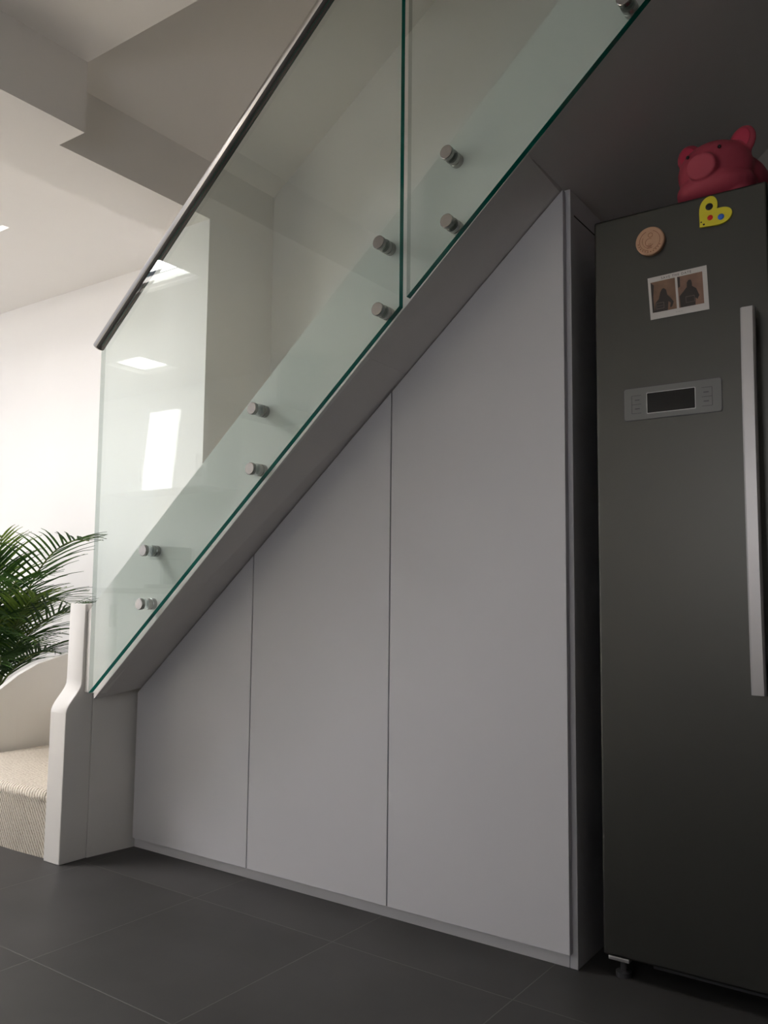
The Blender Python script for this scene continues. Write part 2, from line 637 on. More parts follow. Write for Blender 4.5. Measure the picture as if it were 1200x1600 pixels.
struct(box('wall_understairs', (-0.855, 2.80, 0.0), (XR + 0.05, YB, 4.0), mat('shaded_wall_paint', (0.42, 0.41, 0.38), 0.8, spec=0.2)))  # wall paint darkened to carry the shade under the stairs


# ------------------------------------------------------------------ staircase
def z_in(x):
    return 0.561 + 0.8745 * (x + 2.528)


def z_out(x):
    return 0.568 + 0.898 * (x + 2.497)


def z_top(x):
    return 0.882 + 0.869 * (x + 2.528)


YS = 1.857      # outer face of the string
XEND = 0.9
st = thing('staircase', (-2.57, 1.9, 0.0), 'white painted staircase with winder steps, curved lower strings and cream carpet, rising to the right', 'staircase')
# outer string behind the glass
XS0 = -2.5715
prism('outer_string', [(XS0, z_out(-2.497)), (-2.497, z_out(-2.497)), (XEND, z_out(XEND)), (XEND, z_top(XEND)), (XS0, z_top(XS0))], 'y', YS, YS + 0.036, STAIR, st, bevel=0.0015)
# sloping soffit boards with their joints
cuts = [-2.520, -1.371, -0.879, XEND]
for a, b in zip(cuts, cuts[1:]):
    g = 0.0006
    bm = bmesh.new()
    vs = []
    yb = 2.908 if b < -0.8 else 2.798
    ym = 2.056 if b < -0.8 else 2.79
    for x, zo, zi in ((a + g, z_out(a), z_in(a)), (b - g, z_out(b), z_in(b))):
        vs.append([bm.verts.new(p) for p in ((x, YS + 0.0005, zo), (x, ym, zi), (x, yb, zi), (x, yb, zi + 0.018), (x, ym, zi + 0.018), (x, YS + 0.0005, zo + 0.018))])
    for k in range(6):
        bm.faces.new((vs[0][k], vs[0][(k + 1) % 6], vs[1][(k + 1) % 6], vs[1][k]))
    bm.faces.new(vs[0])
    bm.faces.new(vs[1])
    o = link('soffit_board', bm, SOFFIT, st)
# side panel that closes the low end of the stair
prism('side_panel', [(-2.60, 1.8942), (-2.5722, 1.8942), (-2.5500, 2.076), (-2.5500, 2.30), (-2.60, 2.30)], 'z', 0.0, 0.566, STAIR, st)
# newel board: front edge steps back in an S curve
prof = [(1.786, 0.0), (1.788, 0.500)]
for k in range(1, 10):                       # S curve from y=1.788 to y=1.846
    t = k / 10
    prof.append((1.788 + 0.058 * (3 * t * t - 2 * t ** 3), 0.500 + 0.105 * t))
prof += [(1.846, 0.612), (1.848, 0.873), (1.893, 0.873), (1.893, 0.0)]
bmn = bmesh.new()
n = len(prof)
A = [bmn.verts.new((-2.662, y, z)) for y, z in prof]
B = [bmn.verts.new((-2.573, y, z)) for y, z in prof]
bmn.faces.new(A)
bmn.faces.new(B)
for i in range(n):
    f = bmn.faces.new((A[i], A[(i + 1) % n], B[(i + 1) % n], B[i]))
    f.smooth = 0 < i < 12
o = link('newel_board', bmn, STAIR, st, bevel=0.003)
# curved string on the far side of the winders
top = [(1.83, 0.20), (1.90, 0.285), (1.98, 0.375), (2.05, 0.440), (2.101, 0.479), (2.187, 0.541), (2.279, 0.586), (2.418, 0.621), (2.60, 0.65), (2.905, 0.68)]
bmn = bmesh.new()
rings = []
for y, z in top:
    xo = -3.50 - 0.05 * math.exp(-((y - 1.83) / 0.25) ** 2)
    rings.append([bmn.verts.new(p) for p in ((xo, y, 0.0), (xo, y, z), (xo - 0.032, y, z), (xo - 0.032, y, 0.0))])
for a, b in zip(rings, rings[1:]):
    for k in range(4):
        bmn.faces.new((a[k], a[(k + 1) % 4], b[(k + 1) % 4], b[k]))
bmn.faces.new(rings[0])
bmn.faces.new(rings[-1])
link('curved_string', bmn, STAIR, st, bevel=0.002)


# carpeted steps
def step_prism(name, pts, z0, z1, parent, r=0.028):
    bm = bmesh.new()
    A = [bm.verts.new((x, y, z0)) for x, y in pts]
    B = [bm.verts.new((x, y, z1)) for x, y in pts]
    bm.faces.new(A)
    bm.faces.new(B)
    for i in range(len(pts)):
        bm.faces.new((A[i], A[(i + 1) % len(pts)], B[(i + 1) % len(pts)], B[i]))
    return link(name, bm, CARPET, parent, bevel=r, segs=5)


bm = bmesh.new()
front = [(-3.468, 1.860), (-3.2, 1.800), (-2.93, 1.793), (-2.664, 1.806)]
n = 12
prof2 = [(0.0, 0.0), (0.0, 0.185)] + [(0.038 - 0.038 * math.cos(a) - 0.004, 0.185 + 0.038 * math.sin(a)) for a in [math.radians(q_) for q_ in (15, 30, 45, 60, 75, 90)]]
rings = []
for i in range(n + 1):
    t = i / n
    x = -3.468 + t * (0.804)
    y = 1.793 + 0.05 * max(0, (-2.95 - x)) ** 1.5 + 0.030 * max(0, (x + 2.85)) * 2
    rings.append([bm.verts.new((x, y + dy, z)) for dy, z in prof2] + [bm.verts.new((x, 2.47, 0.223)), bm.verts.new((x, 2.47, 0.0))])
for a, b in zip(rings, rings[1:]):
    m_ = len(a)
    for k in range(m_):
        f = bm.faces.new((a[k], a[(k + 1) % m_], b[(k + 1) % m_], b[k]))
        f.smooth = 0 < k < 8
bm.faces.new(rings[0])
bm.faces.new(rings[-1])
link('step', bm, CARPET, st)
step_prism('step', [(-2.664, 1.89), (-3.15, 2.24), (-3.46, 2.47), (-2.72, 2.47), (-2.664, 2.30)], 0.224, 0.43, st)
step_prism('step', [(-2.610, 1.95), (-2.85, 2.47), (-2.70, 2.47), (-2.70, 2.88), (-2.610, 2.88)], 0.45, 0.64, st)
x = -2.60
while x < 0.5:
    zt = z_top(x) - 0.012
    x2 = x + 0.2245
    prism('step', [(x, max(z_in(x) + 0.035, zt - 0.20)), (x, zt - 0.03), (x - 0.02, zt - 0.02), (x - 0.02, zt - 0.004), (x, zt), (x2, zt), (x2, z_in(x2) + 0.035)],
          'y', 1.896, 2.905 if x2 < -0.86 else 2.798, CARPET, st)
    x = x2

# ------------------------------------------------------------------ glass balustrade
YG0, YG1 = 1.808, 1.8255


def z_gb(x):
    return 0.578 + 0.881 * (x + 2.481)


def z_gt(x):
    return 1.776 + 0.8745 * (x + 2.491)


ba = thing('glass_balustrade', (-2.48, 1.82, 0.58), 'frameless green-edged glass stair balustrade with round steel handrail and button fixings', 'balustrade')


def pane(x0, x1, xb0=None):
    xb0 = x0 if xb0 is None else xb0
    bm = bmesh.new()
    pts = [(xb0, z_gb(xb0)), (x1, z_gb(x1)), (x1, z_gt(x1)), (x0, z_gt(x0))]
    A = [bm.verts.new((x, YG0, z)) for x, z in pts]
    B = [bm.verts.new((x, YG1, z)) for x, z in pts]
    bm.faces.new(A).material_index = 0
    bm.faces.new(B).material_index = 0
    for i in range(4):
        bm.faces.new((A[i], A[(i + 1) % 4], B[(i + 1) % 4], B[i])).material_index = 2 if i == 3 else 1
    return link('glass_panel', bm, [GLASS, GEDGE, GEND], ba)


pane(-2.489, -1.228, -2.483)
pane(-1.205, 0.30)
bm = bmesh.new()
d = Vector((1, 0, 0.8745)).normalized()
p0 = Vector((-2.522, 1.818, 1.780))
tube(bm, [p0, p0 + d * 3.9], 0.0195, 32)
link('handrail', bm, RAILM, ba)
bm = bmesh.new()
off = Vector((0.658, 0, -0.753)) * 0.0075
tube(bm, [p0 + d * 0.004 + off, p0 + d * 3.9 + off], 0.0165, 24)
link('rubber_gasket', bm, DARKG, ba)

KN = [(-2.216, 1.052), (-2.225, 0.879), (-1.747, 1.465), (-1.749, 1.285), (-1.291, 1.868), (-1.293, 1.683),
      (-1.079, 2.059), (-1.078, 1.875), (-0.608, 2.468), (-0.608, 2.287), (-0.14, 2.88), (-0.14, 2.70)]
kb = None
for i, (kx, kz) in enumerate(KN):
    if kb is None:
        bm = bmesh.new()
        r = 0.0185
        lathe_y(bm, 0, 0, [(0, 1.7960), (r - 0.0015, 1.7960), (r, 1.7975), (r, 1.8078), (0, 1.8078)])
        me = bpy.data.meshes.new('standoff_cap')
        lathe = bm
        bmesh.ops.recalc_face_normals(bm, faces=bm.faces)
        bm.to_mesh(me)
        bm.free()
        me.materials.append(STEEL)
        bm = bmesh.new()
        lathe_y(bm, 0, 0, [(0, 1.8257), (r, 1.8257), (r, 1.8375), (r - 0.002, 1.839), (r - 0.002, 1.841), (r, 1.8425), (r, 1.8568), (0, 1.8568)])
        me2 = bpy.data.meshes.new('standoff_spacer')
        bmesh.ops.recalc_face_normals(bm, faces=bm.faces)
        bm.to_mesh(me2)
        bm.free()
        me2.materials.append(STEEL)
        kb = True
    c = bpy.data.objects.new('standoff_cap', me)
    s = bpy.data.objects.new('standoff_spacer', me2)
    for o in (c, s):
        col.objects.link(o)
        o.parent = ba
        o.location = Vector((kx, 0, kz)) - ba.location

# ------------------------------------------------------------------ understairs cupboard
cu = thing('understairs_cupboard', (-1.70, 2.076, 0.0), 'handleless matt grey-white cupboard fitted under the stairs, three sloping-topped doors', 'cupboard')
YD0, YD1 = 2.056, 2.0745
gap = 0.004


def z_dt(x):
    return z_in(x) - 0.004


for a, b in ((-2.536, -1.971), (-1.971, -1.421), (-1.421, -0.868)):
    a2, b2 = a + gap / 2, b - gap / 2
    prism('cupboard_door', [(a2, 0.037), (b2, 0.037), (b2, z_dt(b2)), (a2, z_dt(a2))], 'y', YD0, YD1, DOORM, cu, bevel=0.0012)
prism('side_panel', [(2.0765, 0.0), (2.80, 0.0), (2.80, 1.995), (2.0765, 2.013)], 'x', -0.878, -0.857, DOORM, cu, bevel=0.001)
box('plinth', (-2.548, 2.0765, 0.0), (-0.879, 2.095, 0.060), DOORM, cu, bevel=0.001)
# thin carcass behind the doors so that the joints read dark
prism('carcass', [(-2.545, 0.062), (-0.880, 0.062), (-0.880, z_in(-0.880) - 0.03), (-2.545, z_in(-2.545) - 0.03)], 'y', 2.098, 2.116, mat('dark_carcass', (0.10, 0.10, 0.10), 0.8), cu)
prism('scribe_filler', [(2.10, z_in(-0.86) - 0.075), (2.30, z_in(-0.86) - 0.075), (2.30, z_in(-0.86) - 0.0715), (2.10, z_in(-0.86) - 0.0715)], 'x', -0.8575, -0.8562, DARKG, cu)

# ------------------------------------------------------------------ fridge freezer
FX0, FX1, FXM, FY = -0.790, 0.100, -0.368, 2.070
fr = thing('fridge_freezer', (-0.345, 2.40, 0.0), 'tall dark graphite side-by-side fridge freezer with silver bar handle, beside the cupboard', 'fridge')
box('cabinet_body', (FX0 + 0.004, FY + 0.062, 0.035), (FX1 - 0.004, FY + 0.70, 1.885), FRSIDE, fr, bevel=0.004)
d1 = box('freezer_door', (FX0, FY, 0.058), (FXM, FY + 0.055, 1.898), FRIDGE, fr, bevel=0.006, segs=3)
d2 = box('fridge_door', (FXM + 0.006, FY, 0.058), (FX1, FY + 0.055, 1.898), FRIDGE, fr, bevel=0.006, segs=3)
for hx, dd in ((-0.411, d1),):
    hb = bmesh.new()
    n = 24
    rings = []
    z0, z1 = 0.708, 1.590
    for i in range(n + 1):
        t = i / n
        bow = 0.010 * (1 - (2 * t - 1) ** 2)
        y = FY - 0.042 - bow
        z = z0 + (z1 - z0) * t
        w = 0.0155
        rings.append([hb.verts.new(p) for p in ((hx - w, y + 0.004, z), (hx - w + 0.004, y, z), (hx + w - 0.004, y, z), (hx + w, y + 0.004, z),
                                               (hx + w, y + 0.014, z), (hx - w, y + 0.014, z))])
    for a, b in zip(rings, rings[1:]):
        for k in range(6):
            hb.faces.new((a[k], a[(k + 1) % 6], b[(k + 1) % 6], b[k]))
    hb.faces.new(rings[0])
    hb.faces.new(rings[-1])
    h = link('handle', hb, SILVER, dd)
    for z in (z0 + 0.06, z1 - 0.07):
        box('handle_post', (hx - 0.006, FY - 0.031, z - 0.012), (hx + 0.010, FY + 0.001, z + 0.012), APPL, dd, bevel=0.002)


# control panel on the freezer door
def rounded(x0, x1, z0, z1, r, n=6):
    pts = []
    for cx, cz, a0 in ((x1 - r, z0 + r, -90), (x1 - r, z1 - r, 0), (x0 + r, z1 - r, 90), (x0 + r, z0 + r, 180)):
        for k in range(n + 1):
            a = math.radians(a0 + 90 * k / n)
            pts.append((cx + r * math.cos(a), cz + r * math.sin(a)))
    return pts


prism('control_panel_seal', rounded(-0.7165, -0.4795, 1.3600, 1.4430, 0.006), 'y', FY - 0.0012, FY + 0.003, APPL, d1)
prism('control_panel', rounded(-0.715, -0.481, 1.3615, 1.4415, 0.006), 'y', FY - 0.0025, FY + 0.003, PANELM, d1)
prism('display_frame', rounded(-0.6585, -0.5405, 1.3740, 1.4265, 0.002), 'y', FY - 0.0032, FY, SILVER, d1)
prism('display', rounded(-0.657, -0.542, 1.3755, 1.4250, 0.0015), 'y', FY - 0.0040, FY, DISPLAY, d1)
for sx, px0 in ((1, -0.696), (-1, -0.502)):
    bm = bmesh.new()
    t = 0.0012
    xa, xb = sorted((px0, px0 + sx * 0.024))
    for zc in (1.3775, 1.4000, 1.4225):
        add_box(bm, (xa, FY - 0.0030, zc - t / 2), (xb, FY - 0.0020, zc + t / 2))
    add_box(bm, (px0 - t / 2, FY - 0.0030, 1.3775), (px0 + t / 2, FY - 0.0020, 1.4225))
    link('button_outline', bm, APPL, d1)
    for zc in (1.389, 1.411):
        box('button_marking', (min(px0 + sx * 0.008, px0 + sx * 0.020), FY - 0.0030, zc - 0.0012), (max(px0 + sx * 0.008, px0 + sx * 0.020), FY - 0.0020, zc + 0.0012), APPL, d1)
# plinth grille, hinge and feet below the doors
box('base_grille', (FX0 + 0.09, FY + 0.10, 0.012), (FX1 - 0.03, FY + 0.12, 0.052), APPL, fr)
box('hinge_bracket', (FX0 + 0.008, FY + 0.012, 0.044), (FX0 + 0.060, FY + 0.065, 0.0535), SILVER, fr, bevel=0.002)
for fx, fy in ((FX0 + 0.035, FY + 0.045), (FX1 - 0.035, FY + 0.045), (FX0 + 0.035, FY + 0.62), (FX1 - 0.035, FY + 0.62)):
    bm = bmesh.new()
    lathe_z(bm, fx, fy, [(0, 0.0), (0.019, 0.0), (0.019, 0.012), (0.008, 0.016), (0.008, 0.040), (0, 0.040)], 20)
    link('foot', bm, APPL, fr)

# ------------------------------------------------------------------ things on the fridge
# round wooden magnet
mw = thing('round_wooden_magnet', (-0.640, FY, 1.810), 'round pale wooden magnet with burnt engraving, left of the yellow heart', 'magnet')
bm = bmesh.new()
lathe_y(bm, -0.640, 1.8105, [(0, FY - 0.0135), (0.0335, FY - 0.0135), (0.0360, FY - 0.0115), (0.0360, FY - 0.0005), (0, FY - 0.0005)], 48)
link('disc', bm, WOODM, mw)


def ring_arc(bm, cx, cz, r, a0, a1, w, y0, y1, n=24):
    prev = None
    for k in range(n + 1):
        a = math.radians(a0 + (a1 - a0) * k / n)
        c, s = math.cos(a), math.sin(a)
        cur = [bm.verts.new((cx + c * rr, y, cz + s * rr)) for rr, y in ((r - w / 2, y0), (r + w / 2, y0), (r + w / 2, y1), (r - w / 2, y1))]
        if prev:
            for q_ in range(4):
                bm.faces.new((prev[q_], prev[(q_ + 1) % 4], cur[(q_ + 1) % 4], cur[q_]))
        else:
            bm.faces.new(cur)
        prev = cur
    bm.faces.new(prev)


bm = bmesh.new()
e0, e1 = FY - 0.0139, FY - 0.0134
ring_arc(bm, -0.640, 1.8105, 0.0255, 110, 262, 0.0009, e0, e1)
ring_arc(bm, -0.640, 1.8105, 0.0255, -70, 70, 0.0009, e0, e1)
ring_arc(bm, -0.640, 1.8105, 0.0185, 150, 290, 0.0008, e0, e1)
ring_arc(bm, -0.638, 1.8245, 0.0055, 0, 350, 0.0009, e0, e1)
ring_arc(bm, -0.641, 1.8060, 0.0100, 60, 330, 0.0009, e0, e1)
for k in range(4):
    add_box(bm, (-0.647 + 0.003 * (k % 2), e0, 1.7910 + 0.0035 * k), (-0.636, e1, 1.7918 + 0.0035 * k))
for k in range(11):
    a = math.radians(190 + k * 14)
    cx_, cz_ = -0.640 + 0.0290 * math.cos(a), 1.8105 + 0.0290 * math.sin(a)
    add_box(bm, (cx_ - 0.0012, e0, cz_ - 0.0012), (cx_ + 0.0010, e1, cz_ + 0.0012))
link('burnt_engraving', bm, BURN, mw)

# yellow heart magnet
mh = thing('heart_magnet', (-0.490, FY, 1.840), 'yellow heart-shaped magnet with black, red and blue dots', 'magnet')
hp = []
for k in range(64):
    t = 2 * math.pi * k / 64
    hx = 16.5 * abs(math.sin(t)) ** 2.1 * (1 if math.sin(t) > 0 else -1)
    hz = 13 * math.cos(t) - 5 * math.cos(2 * t) - 2 * math.cos(3 * t) - math.cos(4 * t)
    hp.append((hx / 17.0, (hz + 3) / 17.0))
ang = math.radians(-47)
S = 0.0425
HC = Vector((-0.4945, 1.8420))
hpts = []
for hx, hz in hp:
    X = hx * math.cos(ang) - hz * math.sin(ang)
    Z = hx * math.sin(ang) + hz * math.cos(ang)
    hpts.append((HC.x + X * S * 1.02, HC.y + Z * S))
prism('heart_plate', hpts, 'y', FY - 0.006, FY - 0.0003, YELLOW, mh)
for (dx, dz, r, m_, nm) in ((-0.497, 1.8645, 0.0088, BLACK, 'black_dot'), (-0.4955, 1.8365, 0.0066, RED, 'red_dot'), (-0.4705, 1.8325, 0.0076, BLUE, 'blue_dot'),
                            (-0.5165, 1.8300, 0.0018, BLACK, 'tiny_dot'), (-0.5105, 1.8230, 0.0024, BLACK, 'tiny_dot')):
    bm = bmesh.new()
    lathe_y(bm, dx, dz, [(0, FY - 0.0062 - r * 0.30), (r * 0.6, FY - 0.0062 - r * 0.24), (r, FY - 0.0062), (r, FY - 0.0058), (0, FY - 0.0058)], 24)
    link(nm, bm, m_, mh, smooth=False)

# save the date card
cd = thing('save_the_date_card', (-0.575, FY, 1.66), 'white SAVE THE DATE card with two portrait photographs, under the magnets', 'card')
CA = math.radians(-0.4)


def cardpt(u, v):          # u 0..1 left to right, v 0..1 bottom to top
    TL, TR, BR, BL = (-0.651, 1.7185), (-0.508, 1.7225), (-0.504, 1.6125), (-0.645, 1.6105)
    x = (TL[0] * (1 - u) + TR[0] * u) * v + (BL[0] * (1 - u) + BR[0] * u) * (1 - v)
    z = (TL[1] * (1 - u) + TR[1] * u) * v + (BL[1] * (1 - u) + BR[1] * u) * (1 - v)
    return (x, z)


def cardpoly(name, pts, y0, y1, m, parent):
    return prism(name, [cardpt(*p) for p in pts], 'y', y0, y1, m, parent)


sq = lambda a, b, c, d_: [(a, c), (b, c), (b, d_), (a, d_)]
cardpoly('card_sheet', sq(0, 1, 0, 1), FY - 0.0012, FY - 0.0003, PAPER, cd)
p1 = cardpoly('photo_print', sq(0.045, 0.465, 0.155, 0.880), FY - 0.0014, FY - 0.0011, PHOTOBG, cd)
p2 = cardpoly('photo_print', sq(0.505, 0.925, 0.155, 0.880), FY - 0.0014, FY - 0.0011, PHOTOBG2, cd)
y0, y1 = FY - 0.0016, FY - 0.0013
# long-haired figure, hand on hip, holding a small board
cardpoly('portrait_figure', [(0.08, 0.155), (0.11, 0.38), (0.17, 0.46), (0.20, 0.60), (0.235, 0.68), (0.27, 0.69), (0.305, 0.64), (0.32, 0.52), (0.37, 0.44), (0.42, 0.33), (0.395, 0.24), (0.36, 0.20), (0.355, 0.24), (0.37, 0.32), (0.33, 0.36), (0.31, 0.155)], y0, y1, PHOTOD, p1)
cardpoly('photo_backdrop_detail', [(0.046, 0.16), (0.085, 0.16), (0.075, 0.50), (0.10, 0.80), (0.046, 0.878)], y0, y1, PHOTOD, p1)
cardpoly('held_board', sq(0.115, 0.255, 0.22, 0.37), y0 - 0.0001, y1, PHOTOM, p1)
cardpoly('held_board_face', sq(0.125, 0.245, 0.235, 0.355), y0 - 0.0002, y1, PHOTOD, p1)
cardpoly('held_board_line', sq(0.135, 0.235, 0.285, 0.297), y0 - 0.0003, y1, PHOTOM, p1)
# short-haired figure holding a board
cardpoly('portrait_figure', [(0.53, 0.157), (0.525, 0.42), (0.60, 0.52), (0.655, 0.60), (0.66, 0.70), (0.69, 0.755), (0.73, 0.75), (0.745, 0.68), (0.745, 0.60), (0.81, 0.53), (0.855, 0.36), (0.82, 0.28), (0.79, 0.32), (0.78, 0.155)], y0, y1, PHOTOD, p2)
cardpoly('photo_backdrop_detail', [(0.506, 0.62), (0.545, 0.64), (0.55, 0.86), (0.506, 0.878)], y0, y1, PHOTOD, p2)
cardpoly('held_board', sq(0.625, 0.775, 0.24, 0.385), y0 - 0.0001, y1, PHOTOM, p2)
cardpoly('held_board_face', sq(0.633, 0.767, 0.248, 0.372), y0 - 0.0002, y1, PHOTOD, p2)


def text_obj(txt, name, size, u, v, m, parent, y, spacing=1.1):
    cu_ = bpy.data.curves.new(name, 'FONT')
    cu_.body = txt
    cu_.size = size
    cu_.space_character = spacing
    cu_.align_x = 'CENTER'
    cu_.align_y = 'CENTER'
    cu_.extrude = 0.0001
    tmp = bpy.data.objects.new(name, cu_)
    col.objects.link(tmp)
    dg = bpy.context.evaluated_depsgraph_get()
    me = bpy.data.meshes.new_from_object(tmp.evaluated_get(dg))
    bpy.data.objects.remove(tmp)
    px, pz = cardpt(u, v)
    a = math.atan2(0.004, 0.143)
    M = Matrix.Translation((px, y, pz)) @ Matrix.Rotation(-a, 4, 'Y') @ Matrix.Rotation(math.pi / 2, 4, 'X')
    me.transform(M)
    me.materials.clear()
    me.materials.append(m)
    o = bpy.data.objects.new(name, me)
    col.objects.link(o)
    o.parent = parent
    o.location = -root_loc(parent)
    return o


text_obj('SAVE THE DATE', 'card_heading', 0.0085, 0.49, 0.933, INK, cd, FY - 0.0013, 1.25)
text_obj('-- --- --', 'card_footer', 0.0055, 0.50, 0.080, INK, cd, FY - 0.0013, 1.0)


# pink piggy bank
def ellipsoid(bm, c, r, rot=None, seg=28, rings=18):
    M = Matrix.Translation(c)
    if rot is not None:
        M = M @ rot.to_4x4()
    M = M @ Matrix.Diagonal((*r, 1))
    bmesh.ops.create_uvsphere(bm, u_segments=seg, v_segments=rings, radius=1, matrix=M)


pg = thing('piggy_bank', (-0.47, 2.19, 1.899), 'pink pig-shaped money box standing on top of the fridge', 'piggy bank')
PR = Matrix.Rotation(math.radians(-9), 3, 'Z')      # local -y is where the snout points


def pgp(x, y, z):
    return Vector((-0.496, 2.190, 1.899)) + PR @ Vector((x, y, z))


bm = bmesh.new()
ellipsoid(bm, pgp(0, 0.045, 0.080), (0.098, 0.125, 0.078), PR)
ellipsoid(bm, pgp(0, -0.035, 0.092), (0.092, 0.080, 0.074), PR)
ellipsoid(bm, pgp(0, -0.030, 0.045), (0.098, 0.085, 0.045), PR)
M = Matrix.Translation(pgp(0, -0.108, 0.078)) @ PR.to_4x4() @ Matrix.Rotation(math.radians(100), 4, 'X')
bmesh.ops.create_cone(bm, cap_ends=True, segments=36, radius1=0.0385, radius2=0.036, depth=0.040, matrix=M @ Matrix.Diagonal((1.05, 0.88, 1, 1)))
for lx in (-0.06, 0.06):
    for ly in (-0.045, 0.115):
        bmesh.ops.create_cone(bm, cap_ends=True, segments=20, radius1=0.030, radius2=0.026, depth=0.05, matrix=Matrix.Translation(pgp(lx, ly, 0.026)))
for s_ in (-1, 1):
    rot = PR @ Matrix.Rotation(math.radians(s_ * 22), 3, 'Y')
    c = pgp(s_ * 0.066, -0.030, 0.150)
    ellipsoid(bm, c, (0.034, 0.013, 0.042), rot)
    ellipsoid(bm, c + rot @ Vector((0, 0, -0.03)), (0.034, 0.018, 0.03), rot)
body = link('body', bm, PINK, pg, smooth=True)
rm = body.modifiers.new('remesh', 'REMESH')
rm.mode = 'VOXEL'
rm.voxel_size = 0.0035
rm.use_smooth_shade = True
sm = body.modifiers.new('smooth', 'SMOOTH')
sm.factor = 0.6
sm.iterations = 7
for s_ in (-1, 1):
    rot = PR @ Matrix.Rotation(math.radians(s_ * 22), 3, 'Y')
    bm = bmesh.new()
    ellipsoid(bm, pgp(s_ * 0.067, -0.0405, 0.153), (0.022, 0.0028, 0.028), rot, 20, 12)
    link('inner_ear', bm, PINKD, pg, smooth=True)
    bm = bmesh.new()
    ellipsoid(bm, pgp(s_ * 0.040, -0.1065, 0.118), (0.0042, 0.003, 0.0046), PR, 14, 10)
    link('eye', bm, BLACK, pg, smooth=True)

# ------------------------------------------------------------------ palm
PB = Vector((-4.20, 2.47, 0.0))
pp = thing('potted_palm', PB, 'bushy green areca palm in a pot, behind the curved white stair string', 'plant')
bm = bmesh.new()
lathe_z(bm, PB.x, PB.y, [(0, 0), (0.13, 0.0), (0.155, 0.28), (0.165, 0.285), (0.165, 0.31), (0.150, 0.31), (0.148, 0.27), (0, 0.27)], 40)
link('pot', bm, POT, pp, smooth=False)
bm = bmesh.new()
lathe_z(bm, PB.x, PB.y, [(0, 0.281), (0.1475, 0.281), (0.1475, 0.271), (0, 0.271)], 32)
link('soil', bm, SOIL, pp)


def frond(az, length, lift, curve, m, base=None,  leaflen=0.24, nl=24, start=0.36, droop=0.55, seed=0):
    rnd = random.Random(seed)
    a = math.radians(az)
    h = Vector((math.cos(a), math.sin(a), 0))
    b0 = base or PB + Vector((rnd.uniform(-0.05, 0.05), rnd.uniform(-0.05, 0.05), 0.27))
    pts = []
    p = b0.copy()
    n = 26
    ang_ = math.radians(lift)
    for i in range(n + 1):
        pts.append(p.copy())
        t = i / n
        aa = ang_ - math.radians(curve) * t ** 1.6
        p = p + (h * math.cos(aa) + Vector((0, 0, 1)) * math.sin(aa)) * (length / n)
    bm = bmesh.new()
    tube(bm, pts, [0.0065 * (1 - 0.8 * i / n) + 0.0008 for i in range(n + 1)], 6)
    for f in bm.faces:
        f.material_index = 1
    side = Vector((-h.y, h.x, 0))
    for k in range(nl):
        t = start + (1 - start) * (k + 0.3) / nl
        i = min(int(t * n), n - 1)
        f_ = t * n - i
        q0 = pts[i].lerp(pts[i + 1], f_)
        tan = (pts[i + 1] - pts[i]).normalized()
        nrm = side.cross(tan).normalized()
        if nrm.z < 0:
            nrm = -nrm
        u = (t - start) / (1 - start)
        L_ = leaflen * (0.55 + 0.9 * math.sin(math.pi * min(1, u * 0.85 + 0.12))) * rnd.uniform(0.85, 1.1) * (1 - 0.35 * u)
        for s_ in (-1, 1):
            fw = 0.50 + 0.55 * u + rnd.uniform(-0.12, 0.12)
            d0 = (side * s_ * math.cos(fw) + tan * math.sin(fw) + nrm * 0.28).normalized()
            wv = tan.cross(d0).normalized()
            wdir = (d0.cross(nrm)).normalized()
            prev = None
            m_ = 5
            c0 = q0.copy()
            dd = d0.copy()
            for j in range(m_ + 1):
                v_ = j / m_
                w = 0.0058 * (math.sin(math.pi * min(1, v_ * 0.8 + 0.18)) ** 0.8) * (1 - v_ ** 3) + 0.0004
                cur = [bm.verts.new(c0 - wdir * w), bm.verts.new(c0 + nrm * -0.002), bm.verts.new(c0 + wdir * w)]
                if prev:
                    bm.faces.new((prev[0], prev[1], cur[1], cur[0]))
                    bm.faces.new((prev[1], prev[2], cur[2], cur[1]))
                prev = cur
                dd = (dd + Vector((0, 0, -1)) * droop * 0.22 * (v_ + 0.3) * rnd.uniform(0.6, 1.3)).normalized()
                c0 = c0 + dd * (L_ / m_)
    o = link('frond', bm, [m, STEMM], pp)
    return o


FR = [  # azimuth, length, lift, curve, material
    (-9, 1.34, 74, 86, LEAF), (-22, 1.10, 74, 92, LEAF), (-40, 1.02, 72, 96, LEAF), (12, 0.88, 72, 90, LEAF),
    (-60, 1.00, 78, 88, LEAF), (-95, 0.95, 74, 105, LEAF), (-130, 0.98, 80, 85, LEAF), (-165, 1.05, 80, 66, LEAF),
    (170, 0.90, 75, 100, LEAF), (-30, 1.00, 82, 52, LEAFY), (-14, 0.90, 70, 60, LEAFY), (-100, 0.98, 86, 34, LEAFY),
    (-52, 0.84, 66, 90, LEAF), (-14, 0.84, 64, 86, LEAF), (-80, 0.78, 64, 100, LEAF), (2, 0.98, 74, 96, LEAF),
    (-150, 0.80, 68, 100, LEAF), (-30, 0.74, 58, 84, LEAF), (-110, 1.02, 84, 60, LEAF), (6, 0.74, 58, 76, LEAF),
    (-66, 0.72, 60, 92, LEAF), (-35, 0.95, 88, 70, LEAF), (-120, 0.80, 82, 70, LEAF), (-20, 0.80, 80, 100, LEAF)]
for i, (az, ln, lf, cv, m_) in enumerate(FR):
    frond(az, ln * (1.05 if lf > 70 else 0.97), lf, cv, m_, seed=i * 13 + 5)

